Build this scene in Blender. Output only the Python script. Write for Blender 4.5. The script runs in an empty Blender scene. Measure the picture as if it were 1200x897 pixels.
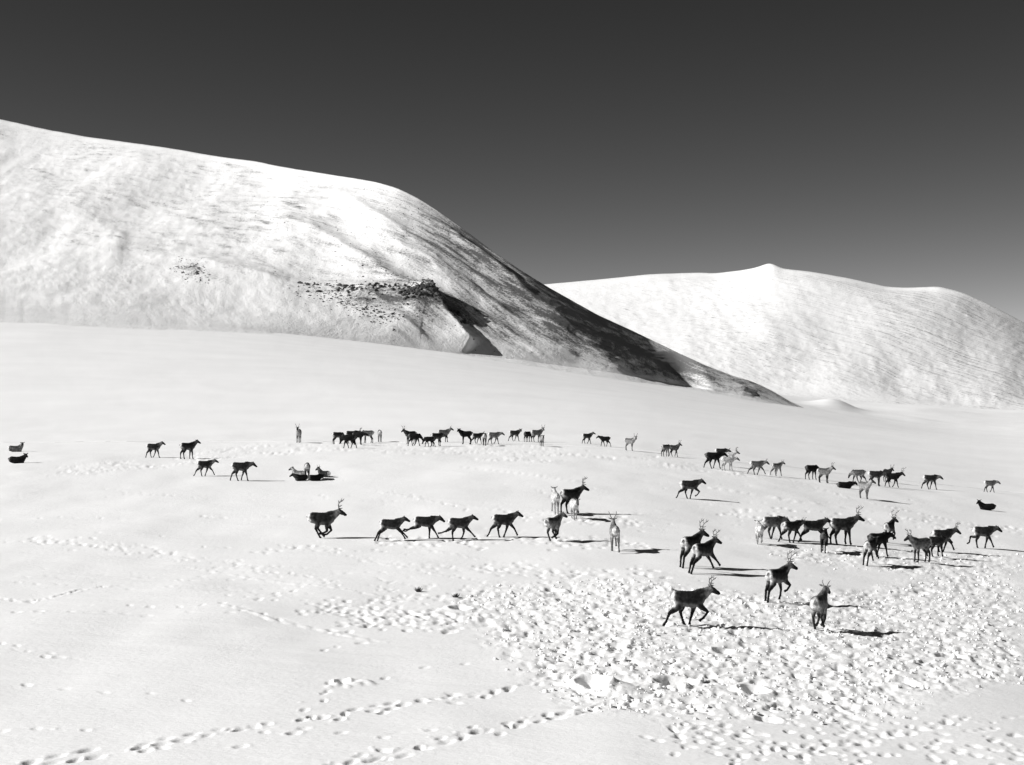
import bpy, bmesh, math, random
import numpy as np
from mathutils import Vector, Matrix

# ------------------------------------------------------------------ camera, sky, sun, exposure
scene = bpy.context.scene
C = scene.collection
F, CX, CY = 1667.0, 600.0, 448.5          # photograph: focal length in pixels, centre, level horizon
CAM_Z = 9.6
cam_d = bpy.data.cameras.new("camera")
cam_d.sensor_width = 36.0
cam_d.lens = 36.0 * F / 1200.0
cam_d.clip_start = 0.5
cam_d.clip_end = 30000
cam = bpy.data.objects.new("camera", cam_d)
cam.location = (0, 0, CAM_Z)
cam.rotation_euler = (math.radians(90), 0, 0)
C.objects.link(cam)
scene.camera = cam

SUN_EL, SUN_BACK = math.radians(32), math.radians(9)      # sun at the left, a little behind the camera
to_sun = Vector((-math.cos(SUN_EL) * math.cos(SUN_BACK), -math.cos(SUN_EL) * math.sin(SUN_BACK), math.sin(SUN_EL)))
sun_d = bpy.data.lights.new("sun", 'SUN')
sun_d.energy = 4.8
sun_d.angle = math.radians(0.5)
sun_d.color = (1, 0.99, 0.98)
sun = bpy.data.objects.new("sun", sun_d)
sun.rotation_euler = to_sun.to_track_quat('Z', 'Y').to_euler()
sun.location = (-30, -10, 60)
C.objects.link(sun)

world = bpy.data.worlds.new("World")
scene.world = world
world.use_nodes = True
wn, wl = world.node_tree.nodes, world.node_tree.links
wn.clear()
sky = wn.new('ShaderNodeTexSky')
sky.sky_type = 'NISHITA'
sky.sun_disc = False
sky.sun_elevation = SUN_EL
sky.sun_rotation = math.atan2(to_sun.x, to_sun.y)
sky.altitude = 1500
sky.air_density = 1.0
sky.dust_density = 0.0
sky.ozone_density = 1.0
sep = wn.new('ShaderNodeSeparateColor')                    # black-and-white film behind a red filter
bg = wn.new('ShaderNodeBackground')
bg.inputs['Strength'].default_value = 0.10
wo = wn.new('ShaderNodeOutputWorld')
wl.new(sky.outputs[0], sep.inputs[0])
pw = wn.new('ShaderNodeMath'); pw.operation = 'POWER'; pw.inputs[1].default_value = 1.9
gn = wn.new('ShaderNodeMath'); gn.operation = 'MULTIPLY'; gn.inputs[1].default_value = 0.102
wl.new(sep.outputs[0], pw.inputs[0]); wl.new(pw.outputs[0], gn.inputs[0])
wl.new(gn.outputs[0], bg.inputs[0])
wl.new(bg.outputs[0], wo.inputs[0])

vs = scene.view_settings
vs.view_transform = 'Standard'
vs.look = 'None'
vs.exposure = 0.28
vs.gamma = 1.0
vs.use_curve_mapping = False
scene.render.engine = 'CYCLES'

rng = np.random.default_rng(7)
random.seed(7)

# ------------------------------------------------------------------ noise
_T = rng.random((8, 256, 256)).astype(np.float32)
def vnoise(x, y, s=0):
    xi = np.floor(x).astype(np.int64); yi = np.floor(y).astype(np.int64)
    fx = (x - xi).astype(np.float32); fy = (y - yi).astype(np.float32)
    fx = fx * fx * fx * (fx * (fx * 6 - 15) + 10); fy = fy * fy * fy * (fy * (fy * 6 - 15) + 10)
    T = _T[s % 8]
    xi = xi + 37 * s; yi = yi + 91 * s
    x0, x1, y0, y1 = xi & 255, (xi + 1) & 255, yi & 255, (yi + 1) & 255
    a = T[x0, y0] * (1 - fx) + T[x1, y0] * fx
    b = T[x0, y1] * (1 - fx) + T[x1, y1] * fx
    return (a * (1 - fy) + b * fy) * 2 - 1
def fbm(x, y, octs=4, s=0, gain=0.5):
    r = 0; a = 1.0; n = 0
    for o in range(octs):
        r = r + a * vnoise(x * 2 ** o + 13.7 * o, y * 2 ** o - 7.1 * o, s + o); n += a; a *= gain
    return r / n
def worley(x, y, s=0):
    xi = np.floor(x).astype(np.int64); yi = np.floor(y).astype(np.int64)
    d1 = np.full(x.shape, 9.0, np.float32); idv = np.zeros(x.shape, np.float32)
    for i in (-1, 0, 1):
        for j in (-1, 0, 1):
            cx, cy = xi + i, yi + j
            px = cx + _T[s % 8][cx & 255, cy & 255]; py = cy + _T[(s + 1) % 8][cx & 255, cy & 255]
            d = ((px - x) ** 2 + (py - y) ** 2).astype(np.float32)
            m = d < d1
            d1 = np.where(m, d, d1); idv = np.where(m, _T[(s + 2) % 8][cx & 255, cy & 255], idv)
    return np.sqrt(d1), idv
def sstep(a, b, x):
    t = np.clip((x - a) / (b - a), 0, 1); return t * t * (3 - 2 * t)
def gauss1(a, sig, axis):
    r = int(3 * sig) + 1
    k = np.exp(-0.5 * (np.arange(-r, r + 1) / sig) ** 2); k /= k.sum()
    pad = [(0, 0)] * a.ndim; pad[axis] = (r, r)
    p = np.pad(a, pad, mode='edge')
    out = np.zeros_like(a)
    n = a.shape[axis]
    for i, w in enumerate(k):
        sl = [slice(None)] * a.ndim; sl[axis] = slice(i, i + n)
        out += w * p[tuple(sl)]
    return out
def bilin(G, fx, fy):
    ny, nx = G.shape
    fx = np.clip(fx, 0, nx - 1.001); fy = np.clip(fy, 0, ny - 1.001)
    xi = fx.astype(np.int64); yi = fy.astype(np.int64); tx = fx - xi; ty = fy - yi
    return (G[yi, xi] * (1 - tx) + G[yi, xi + 1] * tx) * (1 - ty) + (G[yi + 1, xi] * (1 - tx) + G[yi + 1, xi + 1] * tx) * ty

# ------------------------------------------------------------------ the lie of the land (heights relative to the camera)
_ny = np.arange(0, 200, 1.0)
_nz = gauss1(np.interp(_ny, [0, 25, 43, 55, 68, 85, 103, 120, 136, 200], [-9.4, -8.2, -7.5, -7.4, -7.35, -6.5, -5.65, -5.6, -5.75, -6.0]), 7.0, 0)
def z_near(x, y):
    z = np.interp(y, _ny, _nz)
    return z - 0.11 * 4.0 * np.logaddexp(0, (x - 5) / 4.0)
# farther off: how high (photo row) the snow lies at a given depth, per bearing (photo column)
DEP = [150, 200, 320, 500, 740, 1100, 2000, 4500, 9000]
FAR = {-2700: [505, 488, 420, 362, 350, 345, 345, 345, 345],
       -400: [516, 489, 422, 362, 350, 345, 345, 345, 345],
       0:    [515, 488, 425, 367, 355, 350, 350, 350, 350],
       300:  [514, 489, 436, 389, 375, 370, 370, 370, 370],
       545:  [515, 491, 451, 419, 408, 405, 405, 405, 405],
       750:  [524, 500, 471, 453, 442, 438, 438, 438, 438],
       900:  [541, 517, 493, 479, 471, 465, 462, 460, 458],
       960:  [548, 523, 500, 489, 483, 478, 469, 462, 458],
       1100: [563, 543, 514, 513, 505, 494, 476, 465, 460],
       1200: [574, 553, 521, 521, 512, 500, 482, 470, 462],
       1800: [600, 570, 536, 532, 522, 508, 490, 475, 464],
       3900: [600, 570, 536, 532, 522, 508, 490, 475, 464]}
gX = np.arange(-2700, 3901, 20.0); gL = np.arange(math.log(120), math.log(9500), 0.02)
_cols = sorted(FAR)
_tab = np.array([np.interp(gL, np.log(DEP), FAR[c]) for c in _cols])             # (col, L)
_G = np.array([np.interp(gX, _cols, _tab[:, k]) for k in range(len(gL))])         # (L, X)
_G = gauss1(gauss1(_G, 2.6, 1), 6.0, 0)
def z_base(x, y):
    x = np.asarray(x, float); y = np.asarray(y, float)
    X = CX + F * x / y
    Yp = bilin(_G, (X - gX[0]) / 20.0, (np.log(np.maximum(y, 121)) - gL[0]) / 0.02)
    zf = (CY - Yp) / F * y
    zf = zf + 7 * np.exp(-((X - 978) / 26) ** 2 - (np.log(np.maximum(y, 10) / 1150) / 0.11) ** 2) + 4 * np.exp(-((X - 1080) / 60) ** 2 - (np.log(np.maximum(y, 10) / 1500) / 0.1) ** 2)
    w = sstep(125, 175, y)
    return z_near(x, y) * (1 - w) + zf * w
_ys = np.concatenate([np.arange(22, 200, 0.1), np.arange(200, 1200, 2.0)])
def pix(X, Y):
    """point of the snow surface that a photo pixel looks at (first hit along the ray)"""
    u, v = (X - CX) / F, (CY - Y) / F
    d = v * _ys - z_base(u * _ys, _ys)
    i = int(np.argmax(d < 0))
    if i == 0: i = len(_ys) - 1
    t = d[i - 1] / (d[i - 1] - d[i] + 1e-9)
    y = _ys[i - 1] + t * (_ys[i] - _ys[i - 1])
    return u * y, y

# ------------------------------------------------------------------ fine relief of the snow: tracks, pits, trampled ground (raster in metres)
RX0, RY0, RES = -52.0, 26.0, 0.05
NX, NY = int(108 / RES), int(116 / RES)
PR = np.zeros((NY, NX), np.float32)
def stamp(x, y, lx, ly, ang, depth, rim=0.13):
    r = 2.6 * max(lx, ly)
    i0, i1 = int((x - r - RX0) / RES), int((x + r - RX0) / RES) + 1
    j0, j1 = int((y - r - RY0) / RES), int((y + r - RY0) / RES) + 1
    if i0 < 0 or j0 < 0 or i1 >= NX or j1 >= NY: return
    gx = RX0 + np.arange(i0, i1) * RES - x; gy = RY0 + np.arange(j0, j1) * RES - y
    GX, GY = np.meshgrid(gx, gy)
    c, s = math.cos(ang), math.sin(ang)
    q = np.sqrt(((GX * c + GY * s) / lx) ** 2 + ((-GX * s + GY * c) / ly) ** 2)
    PR[j0:j1, i0:i1] += (-depth * np.exp(-q ** 4) + rim * depth * np.exp(-((q - 1.35) / 0.33) ** 2)).astype(np.float32)
def trail(pts, step=0.42, side=0.10, size=0.13, depth=0.10, jit=0.05, long_=1.5, keep=1.0, wob=0.0):
    W = [pix(*p) for p in pts]
    seg = []
    for a, b in zip(W, W[1:]):
        L = math.dist(a, b); n = max(1, int(L / step))
        for k in range(n):
            t = k / n
            seg.append((a[0] + (b[0] - a[0]) * t, a[1] + (b[1] - a[1]) * t, math.atan2(b[1] - a[1], b[0] - a[0])))
    ph = random.random() * 9
    for k, (x, y, an) in enumerate(seg):
        if random.random() > keep: continue
        sd = side if k % 2 else -side
        sd += wob * math.sin(k * 0.23 + ph)
        nx_, ny_ = -math.sin(an), math.cos(an)
        s = size * random.uniform(0.75, 1.25)
        stamp(x + nx_ * sd + random.gauss(0, jit), y + ny_ * sd + random.gauss(0, jit), s * long_, s, an + random.gauss(0, .35), depth * random.uniform(.35, 1.2), random.uniform(0, .3))
        if random.random() < 0.35:                                                 # kicked-up crumbs and drag marks
            stamp(x + random.gauss(0, .22), y + random.gauss(0, .22), random.uniform(.03, .08), random.uniform(.03, .06), an, -depth * random.uniform(.2, .5), 0)
        if random.random() < 0.18:
            stamp(x + math.cos(an) * .25, y + math.sin(an) * .25, size * 3.2, size * .45, an + random.gauss(0, .1), depth * .35, 0)
# the two deep trails at the bottom
trail([(20, 895), (120, 884), (240, 862), (350, 845), (480, 823), (600, 803), (680, 788)], 0.28, 0.13, 0.078, 0.105, 0.10, 2.3, 0.9)
trail([(60, 889), (240, 866), (350, 850), (480, 826), (600, 806)], 0.5, 0.25, 0.085, 0.08, 0.14, 1.7, 0.6)
trail([(380, 896), (480, 879), (560, 859), (640, 842), (760, 818)], 0.28, 0.13, 0.078, 0.105, 0.10, 2.3, 0.9)
trail([(400, 895), (500, 873), (600, 850), (700, 828)], 0.5, 0.25, 0.085, 0.08, 0.14, 1.7, 0.5)
# lone strings of hoofprints
for p, st in [([(0, 857), (110, 855), (190, 851), (280, 846)], 1.0), ([(30, 806), (120, 813), (220, 822), (300, 828)], 0.95),
              ([(395, 802), (370, 822), (345, 842)], 0.5), ([(415, 800), (480, 785), (560, 770)], 0.8), ([(350, 863), (450, 861), (560, 852), (620, 845)], 0.9),
              ([(180, 878), (290, 876), (350, 868)], 0.7), ([(860, 850), (905, 862), (930, 895)], 0.5), ([(790, 840), (800, 870), (795, 896)], 0.45),
              ([(1000, 850), (1060, 870), (1120, 885), (1190, 892)], 0.5), ([(930, 880), (1010, 868), (1110, 850), (1199, 842)], 0.45),
              ([(900, 870), (1000, 880), (1100, 872)], 0.5), ([(860, 895), (940, 870), (1010, 850)], 0.45)]:
    trail(p, st, 0.10, 0.075, 0.075, 0.12, 1.8, 0.85)
# strings across the left middle ground
for p in [[(0, 632), (90, 640), (180, 650), (260, 664), (330, 672)], [(0, 704), (60, 707), (130, 709), (240, 711), (300, 705), (350, 690)],
          [(20, 720), (100, 721), (180, 723), (280, 720), (420, 716)], [(280, 714), (330, 726), (400, 740), (450, 745)],
          [(330, 668), (420, 690), (500, 706), (560, 712)], [(240, 640), (300, 645), (360, 640), (420, 636)],
          [(200, 604), (270, 606), (340, 604)], [(0, 610), (90, 607), (180, 612)], [(420, 715), (470, 722), (520, 725), (560, 728)],
          [(300, 705), (400, 712), (480, 716), (540, 715)], [(0, 760), (40, 770), (100, 775)], [(380, 760), (420, 752), (470, 748)],
          [(60, 640), (160, 638), (230, 650), (310, 668), (400, 682)], [(440, 690), (540, 660), (640, 655), (700, 668)],
          [(500, 660), (600, 668), (680, 672), (740, 678)], [(620, 570), (660, 586), (720, 600), (800, 606)], [(430, 575), (500, 585), (560, 600)]]:
    trail(p, random.uniform(.5, .8), 0.12, 0.085, 0.065, 0.14, 1.7, 0.7, 0.25)
for k in range(34):                                                                # faint old strings wandering over the plain
    X, Y = random.uniform(-40, 1000), random.uniform(545, 690); P = [(X, Y)]
    dy = random.uniform(-.03, .14)
    for j in range(random.randint(3, 6)):
        X += random.uniform(40, 90); Y += dy * 65 + random.gauss(0, 3); P.append((X, max(Y, 535)))
    trail(P, random.uniform(.4, .7), .12, .075, random.uniform(.02, .05), .15, 1.7, .75, .3)
# busy strips of many prints
def strip(a, b, width, n, size=0.13, depth=0.09):
    A, B = pix(*a), pix(*b)
    for k in range(n):
        t = random.random(); w = random.gauss(0, width)
        an = math.atan2(B[1] - A[1], B[0] - A[0])
        stamp(A[0] + (B[0] - A[0]) * t - math.sin(an) * w, A[1] + (B[1] - A[1]) * t + math.cos(an) * w,
              size * random.uniform(.8, 1.7), size * random.uniform(.6, 1.1), random.uniform(-.6, .6), depth * random.uniform(.5, 1.3))
strip((20, 632), (130, 642), 0.6, 45, .11, .065); strip((110, 640), (330, 665), 0.6, 40, .10, .05); strip((290, 648), (390, 635), 0.5, 26, .10, .06)
strip((360, 712), (540, 722), 0.7, 110, .11, .08); strip((400, 725), (560, 730), 0.9, 90, .11, .07); strip((430, 700), (560, 700), 1.4, 50, .11, .07)
strip((900, 870), (1199, 868), 1.3, 120, 0.10, 0.06); strip((780, 850), (900, 875), 1.0, 50, 0.10, 0.06)
strip((560, 668), (780, 672), 1.0, 70); strip((840, 600), (1199, 620), 1.5, 150)
strip((440, 632), (760, 640), 1.0, 120); strip((600, 610), (760, 612), 1.2, 60)
# shallow wind-cut lines (old filled tracks)
def groove(pts, depth, w, rim=0.6):
    W = [pix(*p) for p in pts]
    for a, b in zip(W, W[1:]):
        L = math.dist(a, b); n = max(2, int(L / (w * 1.1))); an = math.atan2(b[1] - a[1], b[0] - a[0])
        for k in range(n):
            t = k / n
            if random.random() < 0.35: continue
            stamp(a[0] + (b[0] - a[0]) * t, a[1] + (b[1] - a[1]) * t, w * 1.6, w * random.uniform(.6, 1), an, depth * random.uniform(.4, 1.3), rim)
groove([(225, 663), (300, 676), (390, 688), (500, 706)], -0.022, 0.15, 0.5)
groove([(265, 714), (320, 728), (380, 738), (430, 748)], -0.022, 0.15, 0.5)
groove([(0, 703), (30, 706), (60, 702), (95, 692), (130, 686)], 0.05, 0.13)
groove([(430, 655), (520, 672), (600, 684), (680, 690)], -0.020, 0.15, 0.5)
groove([(480, 640), (600, 660), (700, 672), (800, 685), (900, 700)], -0.020, 0.15, 0.5)
groove([(900, 555), (1000, 585), (1100, 606), (1199, 626)], -0.030, 0.2, 0.5)
groove([(880, 580), (980, 594), (1040, 602), (1120, 622)], -0.030, 0.2, 0.5)
groove([(700, 560), (820, 570), (940, 590)], -0.025, 0.2, 0.5)
groove([(430, 575), (520, 590), (600, 600), (700, 612)], -0.025, 0.18, 0.5)
groove([(540, 548), (600, 555), (680, 566)], -0.025, 0.2, 0.5)
# dug pits and heaped blocks
for X, Y, lx, ly, an, d in [(401, 799, .20, .26, .1, .24), (695, 801, .45, .55, .3, .55), (792, 797, .60, .34, .0, .34), (884, 808, .42, .45, .2, .45),
                            (540, 711, .42, .42, .0, .35), (650, 688, .4, .35, 0, .26), (718, 722, .25, .6, .2, .30), (722, 757, .3, .3, 0, .28), (660, 700, .3, .3, 0, .22),
                            (900, 842, .35, .3, 0, .2), (930, 760, .4, .3, .3, .25), (848, 762, .35, .3, .0, .25), (1115, 772, .5, .4, 0, .28), (1060, 800, .4, .35, 0, .24), (765, 690, .35, .35, 0, .25)]:
    x, y = pix(X, Y); stamp(x, y, lx * .8, ly * .8, an, d * .7, 0.3)
for X, Y, r, h in [(411, 797, .13, .14), (418, 801, .15, .13), (427, 798, .17, .15), (434, 800, .12, .10), (394, 803, .10, .12), (386, 805, .08, .10), (408, 804, .09, .10), (391, 798, .08, .08), (708, 800, .5, .22), (724, 808, .55, .2), (690, 792, .45, .18)]:
    x, y = pix(X, Y); stamp(x, y, r * 1.2, r * .9, 0, -h * 0.55, 0.0)

# trampled ground: soft masks from outlines on the ground
def poly_mask(polys, res=0.4):
    xs = np.arange(RX0, RX0 + 108, res); ys = np.arange(RY0, RY0 + 140, res)
    GX, GY = np.meshgrid(xs, ys); M = np.zeros(GX.shape)
    for P, val in polys:
        W = [pix(*p) for p in P]; ins = np.zeros(GX.shape, bool)
        for (x0, y0), (x1, y1) in zip(W, W[1:] + W[:1]):
            c = ((y0 > GY) != (y1 > GY)) & (GX < (x1 - x0) * (GY - y0) / (y1 - y0 + 1e-9) + x0)
            ins ^= c
        M = np.maximum(M, ins * val)
    return gauss1(gauss1(M, 3.2, 0), 3.2, 1)
TM = poly_mask([
    ([(535, 692), (570, 688), (640, 682), (740, 676), (800, 690), (900, 690), (1000, 690), (1199, 676), (1199, 800), (1100, 812), (1010, 818), (960, 846), (880, 838), (800, 832), (720, 826), (690, 812), (640, 800), (625, 770), (575, 745), (545, 715)], 0.95),
    ([(560, 728), (640, 740), (660, 800), (610, 800)], 0.35), ([(484, 690), (560, 684), (560, 730), (500, 716)], 0.45), ([(500, 700), (560, 690), (640, 760), (690, 830), (860, 850), (1000, 868), (900, 880), (700, 845), (600, 800), (540, 750)], 0.45),
    ([(900, 640), (1000, 640), (1199, 648), (1199, 690), (1000, 665), (900, 672)], 0.75),
    ([(960, 846), (1010, 818), (1100, 812), (1199, 800), (1199, 870), (1050, 860)], 0.30),
    ([(40, 552), (120, 543), (200, 537), (300, 521), (420, 519), (640, 523), (700, 530), (640, 545), (560, 538), (420, 530), (310, 534), (220, 545), (120, 558), (40, 563)], 0.9),
    ([(640, 524), (760, 532), (840, 547), (900, 556), (880, 560), (760, 546), (640, 536)], 0.7),
    ([(870, 562), (980, 574), (1060, 582), (1000, 584), (900, 572)], 0.35)])
def trample_mask(x, y):
    return np.where(y < RY0 + 138, bilin(TM, (x - RX0) / 0.4, (y - RY0) / 0.4), 0)
def relief(x, y):
    """fine height of the snow on top of z_base"""
    far = sstep(140, 220, y)
    h = 0.16 * fbm(x / 11, y / 14, 3, 1) + 0.05 * fbm(x / 3.1 + 5, y / 4.7, 2, 3)
    h = h + 0.016 * fbm(x / 1.9 + 0.4 * y, y / 0.55, 3, 5)                       # wind ripples
    h = h * (1 - 0.45 * far) + far * (0.10 * fbm(x / 40, y / 16, 3, 4)) + sstep(450, 900, y) * 2.0 * fbm(x / 70, y / 150, 3, 6)
    M = trample_mask(x, y)
    near = y < 170
    if np.any(near):
        xn, yn = x[near], y[near]; Mn = M[near]
        patch = fbm(xn / 2.6, yn / 3.2, 3, 2)
        Mn = sstep(0.22, 0.75, Mn + 0.42 * patch) * np.clip(Mn * 1.6, 0, 1)
        wx = xn + 0.12 * vnoise(xn * 5, yn * 5, 4); wy = yn + 0.12 * vnoise(xn * 5 + 9, yn * 5, 6)
        d1, i1 = worley(wx / 0.30, wy / 0.36, 0)
        d2, i2 = worley(wx / 0.19, wy / 0.24, 3)
        d3, i3 = worley(wx / 0.36 + 31, wy / 0.42, 5)
        lump = np.clip(1 - d1 * 1.25, 0, 1) ** 0.8 * (i1 ** 2) * 0.085 + np.clip(1 - d2 * 1.2, 0, 1) * i2 * 0.05 - 0.10 * np.exp(-(d3 / 0.32) ** 4) * (i3 > 0.5)
        lump = lump - 0.13 * np.clip(fbm(xn / 0.45, yn / 0.5, 2, 6) - 0.08, 0, 1) * 1.6 + 0.05 * fbm(xn / 1.3, yn / 1.5, 2, 7)
        hn = h[near] + 0.62 * Mn * lump * (1 - 0.05 * sstep(80, 110, yn)) * (1 - sstep(80, 110, yn) * sstep(0.25, -0.25, patch + 0.5 * fbm(xn / 1.1, yn / 2.0, 2, 3)))
        k = (xn > RX0) & (xn < RX0 + 107) & (yn < RY0 + 115) & (yn > RY0)
        hn = hn + np.where(k, bilin(PR, (xn - RX0) / RES, (yn - RY0) / RES), 0)
        h = h.copy(); h[near] = hn
    return h
def ground_z(x, y):
    x = np.atleast_1d(np.asarray(x, float)); y = np.atleast_1d(np.asarray(y, float))
    return z_base(x, y) + relief(x, y) + CAM_Z

# ------------------------------------------------------------------ materials
def new_mat(name):
    m = bpy.data.materials.new(name); m.use_nodes = True
    nt = m.node_tree; b = nt.nodes['Principled BSDF']
    b.inputs['Roughness'].default_value = 0.8
    b.inputs['Specular IOR Level'].default_value = 0.2
    return m, nt, b
def grey(v): return (v, v, v, 1)
def node(nt, t, **kw):
    n = nt.nodes.new(t)
    for k, v in kw.items():
        if k in n.inputs: n.inputs[k].default_value = v
        else: setattr(n, k, v)
    return n
def ramp(nt, src, stops):
    r = nt.nodes.new('ShaderNodeValToRGB')
    e = r.color_ramp.elements
    e[0].position, e[0].color = stops[0][0], grey(stops[0][1])
    e[1].position, e[1].color = stops[-1][0], grey(stops[-1][1])
    for p, v in stops[1:-1]:
        q = e.new(p); q.color = grey(v)
    nt.links.new(src, r.inputs[0]); return r

def snow_mat():
    m, nt, b = new_mat("snow")
    tc = node(nt, 'ShaderNodeTexCoord')
    n1 = node(nt, 'ShaderNodeTexNoise', Scale=0.05, Detail=4.0)
    nt.links.new(tc.outputs['Object'], n1.inputs['Vector'])
    r = ramp(nt, n1.outputs[0], [(0.3, 0.86), (0.7, 0.92)])
    nt.links.new(r.outputs[0], b.inputs['Base Color'])
    mp = node(nt, 'ShaderNodeMapping'); mp.inputs['Scale'].default_value = (1, 2.2, 1)
    nt.links.new(tc.outputs['Object'], mp.inputs[0])
    n2 = node(nt, 'ShaderNodeTexNoise', Scale=5.0, Detail=7.0, Roughness=0.65)
    nt.links.new(mp.outputs[0], n2.inputs['Vector'])
    bp = node(nt, 'ShaderNodeBump', Strength=0.55, Distance=0.045)
    nt.links.new(n2.outputs[0], bp.inputs['Height'])
    nt.links.new(bp.outputs[0], b.inputs['Normal'])
    return m
def hill_mat(name, sc, bare_v, bump, aniso=0.16):
    """snow over heather and stones: 'bare' says how thin the snow lies, 'slope' runs along and across the fall line (metres)"""
    m, nt, b = new_mat(name)
    tc = node(nt, 'ShaderNodeTexCoord'); at = node(nt, 'ShaderNodeAttribute'); at.attribute_name = 'bare'
    sl = node(nt, 'ShaderNodeAttribute'); sl.attribute_name = 'slope'
    mp = node(nt, 'ShaderNodeMapping'); mp.inputs['Scale'].default_value = (aniso, 1.0, 1.0)
    nt.links.new(sl.outputs['Vector'], mp.inputs[0])
    nA = node(nt, 'ShaderNodeTexNoise', Scale=sc, Detail=7.0, Roughness=0.68)
    nt.links.new(mp.outputs[0], nA.inputs['Vector'])
    nB = node(nt, 'ShaderNodeTexNoise', Scale=sc * 1.6, Detail=6.0, Roughness=0.75)
    nt.links.new(tc.outputs['Object'], nB.inputs['Vector'])
    h = node(nt, 'ShaderNodeMix', data_type='FLOAT'); h.inputs[0].default_value = 0.45
    nt.links.new(nA.outputs[0], h.inputs[2]); nt.links.new(nB.outputs[0], h.inputs[3])
    ad = node(nt, 'ShaderNodeMath', operation='ADD')
    nt.links.new(h.outputs[0], ad.inputs[0]); nt.links.new(at.outputs['Fac'], ad.inputs[1])
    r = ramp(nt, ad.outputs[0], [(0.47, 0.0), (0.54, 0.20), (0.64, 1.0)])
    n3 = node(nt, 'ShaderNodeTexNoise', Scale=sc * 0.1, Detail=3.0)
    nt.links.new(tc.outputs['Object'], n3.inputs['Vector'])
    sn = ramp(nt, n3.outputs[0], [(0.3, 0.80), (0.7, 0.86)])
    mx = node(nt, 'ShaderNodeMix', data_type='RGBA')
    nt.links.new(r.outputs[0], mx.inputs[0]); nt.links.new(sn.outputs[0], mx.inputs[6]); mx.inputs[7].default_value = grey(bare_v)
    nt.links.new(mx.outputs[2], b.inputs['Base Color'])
    bp = node(nt, 'ShaderNodeBump', Strength=0.55, Distance=bump)
    nt.links.new(h.outputs[0], bp.inputs['Height']); nt.links.new(bp.outputs[0], b.inputs['Normal'])
    return m
def coat_mat():
    m, nt, b = new_mat("reindeer_coat")
    at = node(nt, 'ShaderNodeAttribute'); at.attribute_name = 'coat'
    tc = node(nt, 'ShaderNodeTexCoord')
    n1 = node(nt, 'ShaderNodeTexNoise', Scale=9.0, Detail=4.0)
    nt.links.new(tc.outputs['Object'], n1.inputs['Vector'])
    r = ramp(nt, n1.outputs[0], [(0.3, 0.5), (0.7, 1.5)])
    mu = node(nt, 'ShaderNodeMix', data_type='RGBA', blend_type='MULTIPLY'); mu.inputs[0].default_value = 1.0
    nt.links.new(at.outputs['Color'], mu.inputs[6]); nt.links.new(r.outputs[0], mu.inputs[7])
    nt.links.new(mu.outputs[2], b.inputs['Base Color'])
    b.inputs['Roughness'].default_value = 0.9; b.inputs['Specular IOR Level'].default_value = 0.08
    return m
def plain_mat(name, lo, hi, sc):
    m, nt, b = new_mat(name)
    tc = node(nt, 'ShaderNodeTexCoord')
    n1 = node(nt, 'ShaderNodeTexNoise', Scale=sc, Detail=4.0)
    nt.links.new(tc.outputs['Object'], n1.inputs['Vector'])
    r = ramp(nt, n1.outputs[0], [(0.3, lo), (0.7, hi)])
    nt.links.new(r.outputs[0], b.inputs['Base Color'])
    return m
SNOW = snow_mat()
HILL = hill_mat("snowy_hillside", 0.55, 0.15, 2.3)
MOUNT = hill_mat("snowy_mountain", 0.13, 0.25, 4.5, 0.5)
COAT = coat_mat()
ANTLER = plain_mat("antler", 0.12, 0.26, 8)
ROCK = plain_mat("rock", 0.035, 0.09, 0.6)
STRAW = plain_mat("dry_heather", 0.03, 0.08, 20)

# ------------------------------------------------------------------ meshes
def mesh_np(name, co, quads, mat, smooth=True):
    me = bpy.data.meshes.new(name)
    k = quads.shape[1]
    me.vertices.add(len(co)); me.vertices.foreach_set('co', np.ascontiguousarray(co, np.float32).ravel())
    me.loops.add(quads.size); me.loops.foreach_set('vertex_index', np.ascontiguousarray(quads, np.int32).ravel())
    me.polygons.add(len(quads)); me.polygons.foreach_set('loop_start', np.arange(0, quads.size, k, dtype=np.int32))
    me.polygons.foreach_set('use_smooth', np.full(len(quads), smooth, bool))
    me.update(calc_edges=True)
    me.materials.append(mat)
    return me
def grid_quads(nr, nc):
    i = np.arange(nr * nc, dtype=np.int32).reshape(nr, nc)
    return np.stack([i[:-1, :-1], i[:-1, 1:], i[1:, 1:], i[1:, :-1]], -1).reshape(-1, 4)
def link(name, me, **props):
    o = bpy.data.objects.new(name, me); C.objects.link(o)
    for k, v in props.items(): o[k] = v
    return o

# snow plain: rows spread evenly over the picture, from under the camera to the far valley
Yr = np.arange(950, 517, -0.85)
kk = (CY - Yr) / F
ynear = np.interp(-Yr, -(CY - z_near(np.zeros(4000), np.linspace(20, 136, 4000)) / np.linspace(20, 136, 4000) * F), np.linspace(20, 136, 4000))
rows = np.concatenate([np.geomspace(3, ynear[0] * .97, 14), ynear, np.geomspace(ynear[-1] * 1.004, 9000, 260)])
cols = np.concatenate([np.linspace(-2700, -60, 60)[:-1], np.arange(-60, 1262, 1.35), np.linspace(1262, 3900, 60)[1:]])
YY, UU = np.meshgrid(rows, (cols - CX) / F, indexing='ij')
XX = UU * YY
RL = relief(XX.ravel(), YY.ravel()).reshape(XX.shape)
RL = 0.45 * RL + 0.55 * gauss1(gauss1(RL, 1.0, 0), 1.0, 1)                       # wind and sun round the edges
zz = z_base(XX.ravel(), YY.ravel()) + RL.ravel() + CAM_Z
co = np.stack([XX.ravel(), YY.ravel(), zz], 1)
ground = link("snow_ground", mesh_np("snow_ground", co, grid_quads(*YY.shape), SNOW), kind="structure",
              label="wind-packed snow plain crossed by hoofprints and trampled patches", category="snow")

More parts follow.
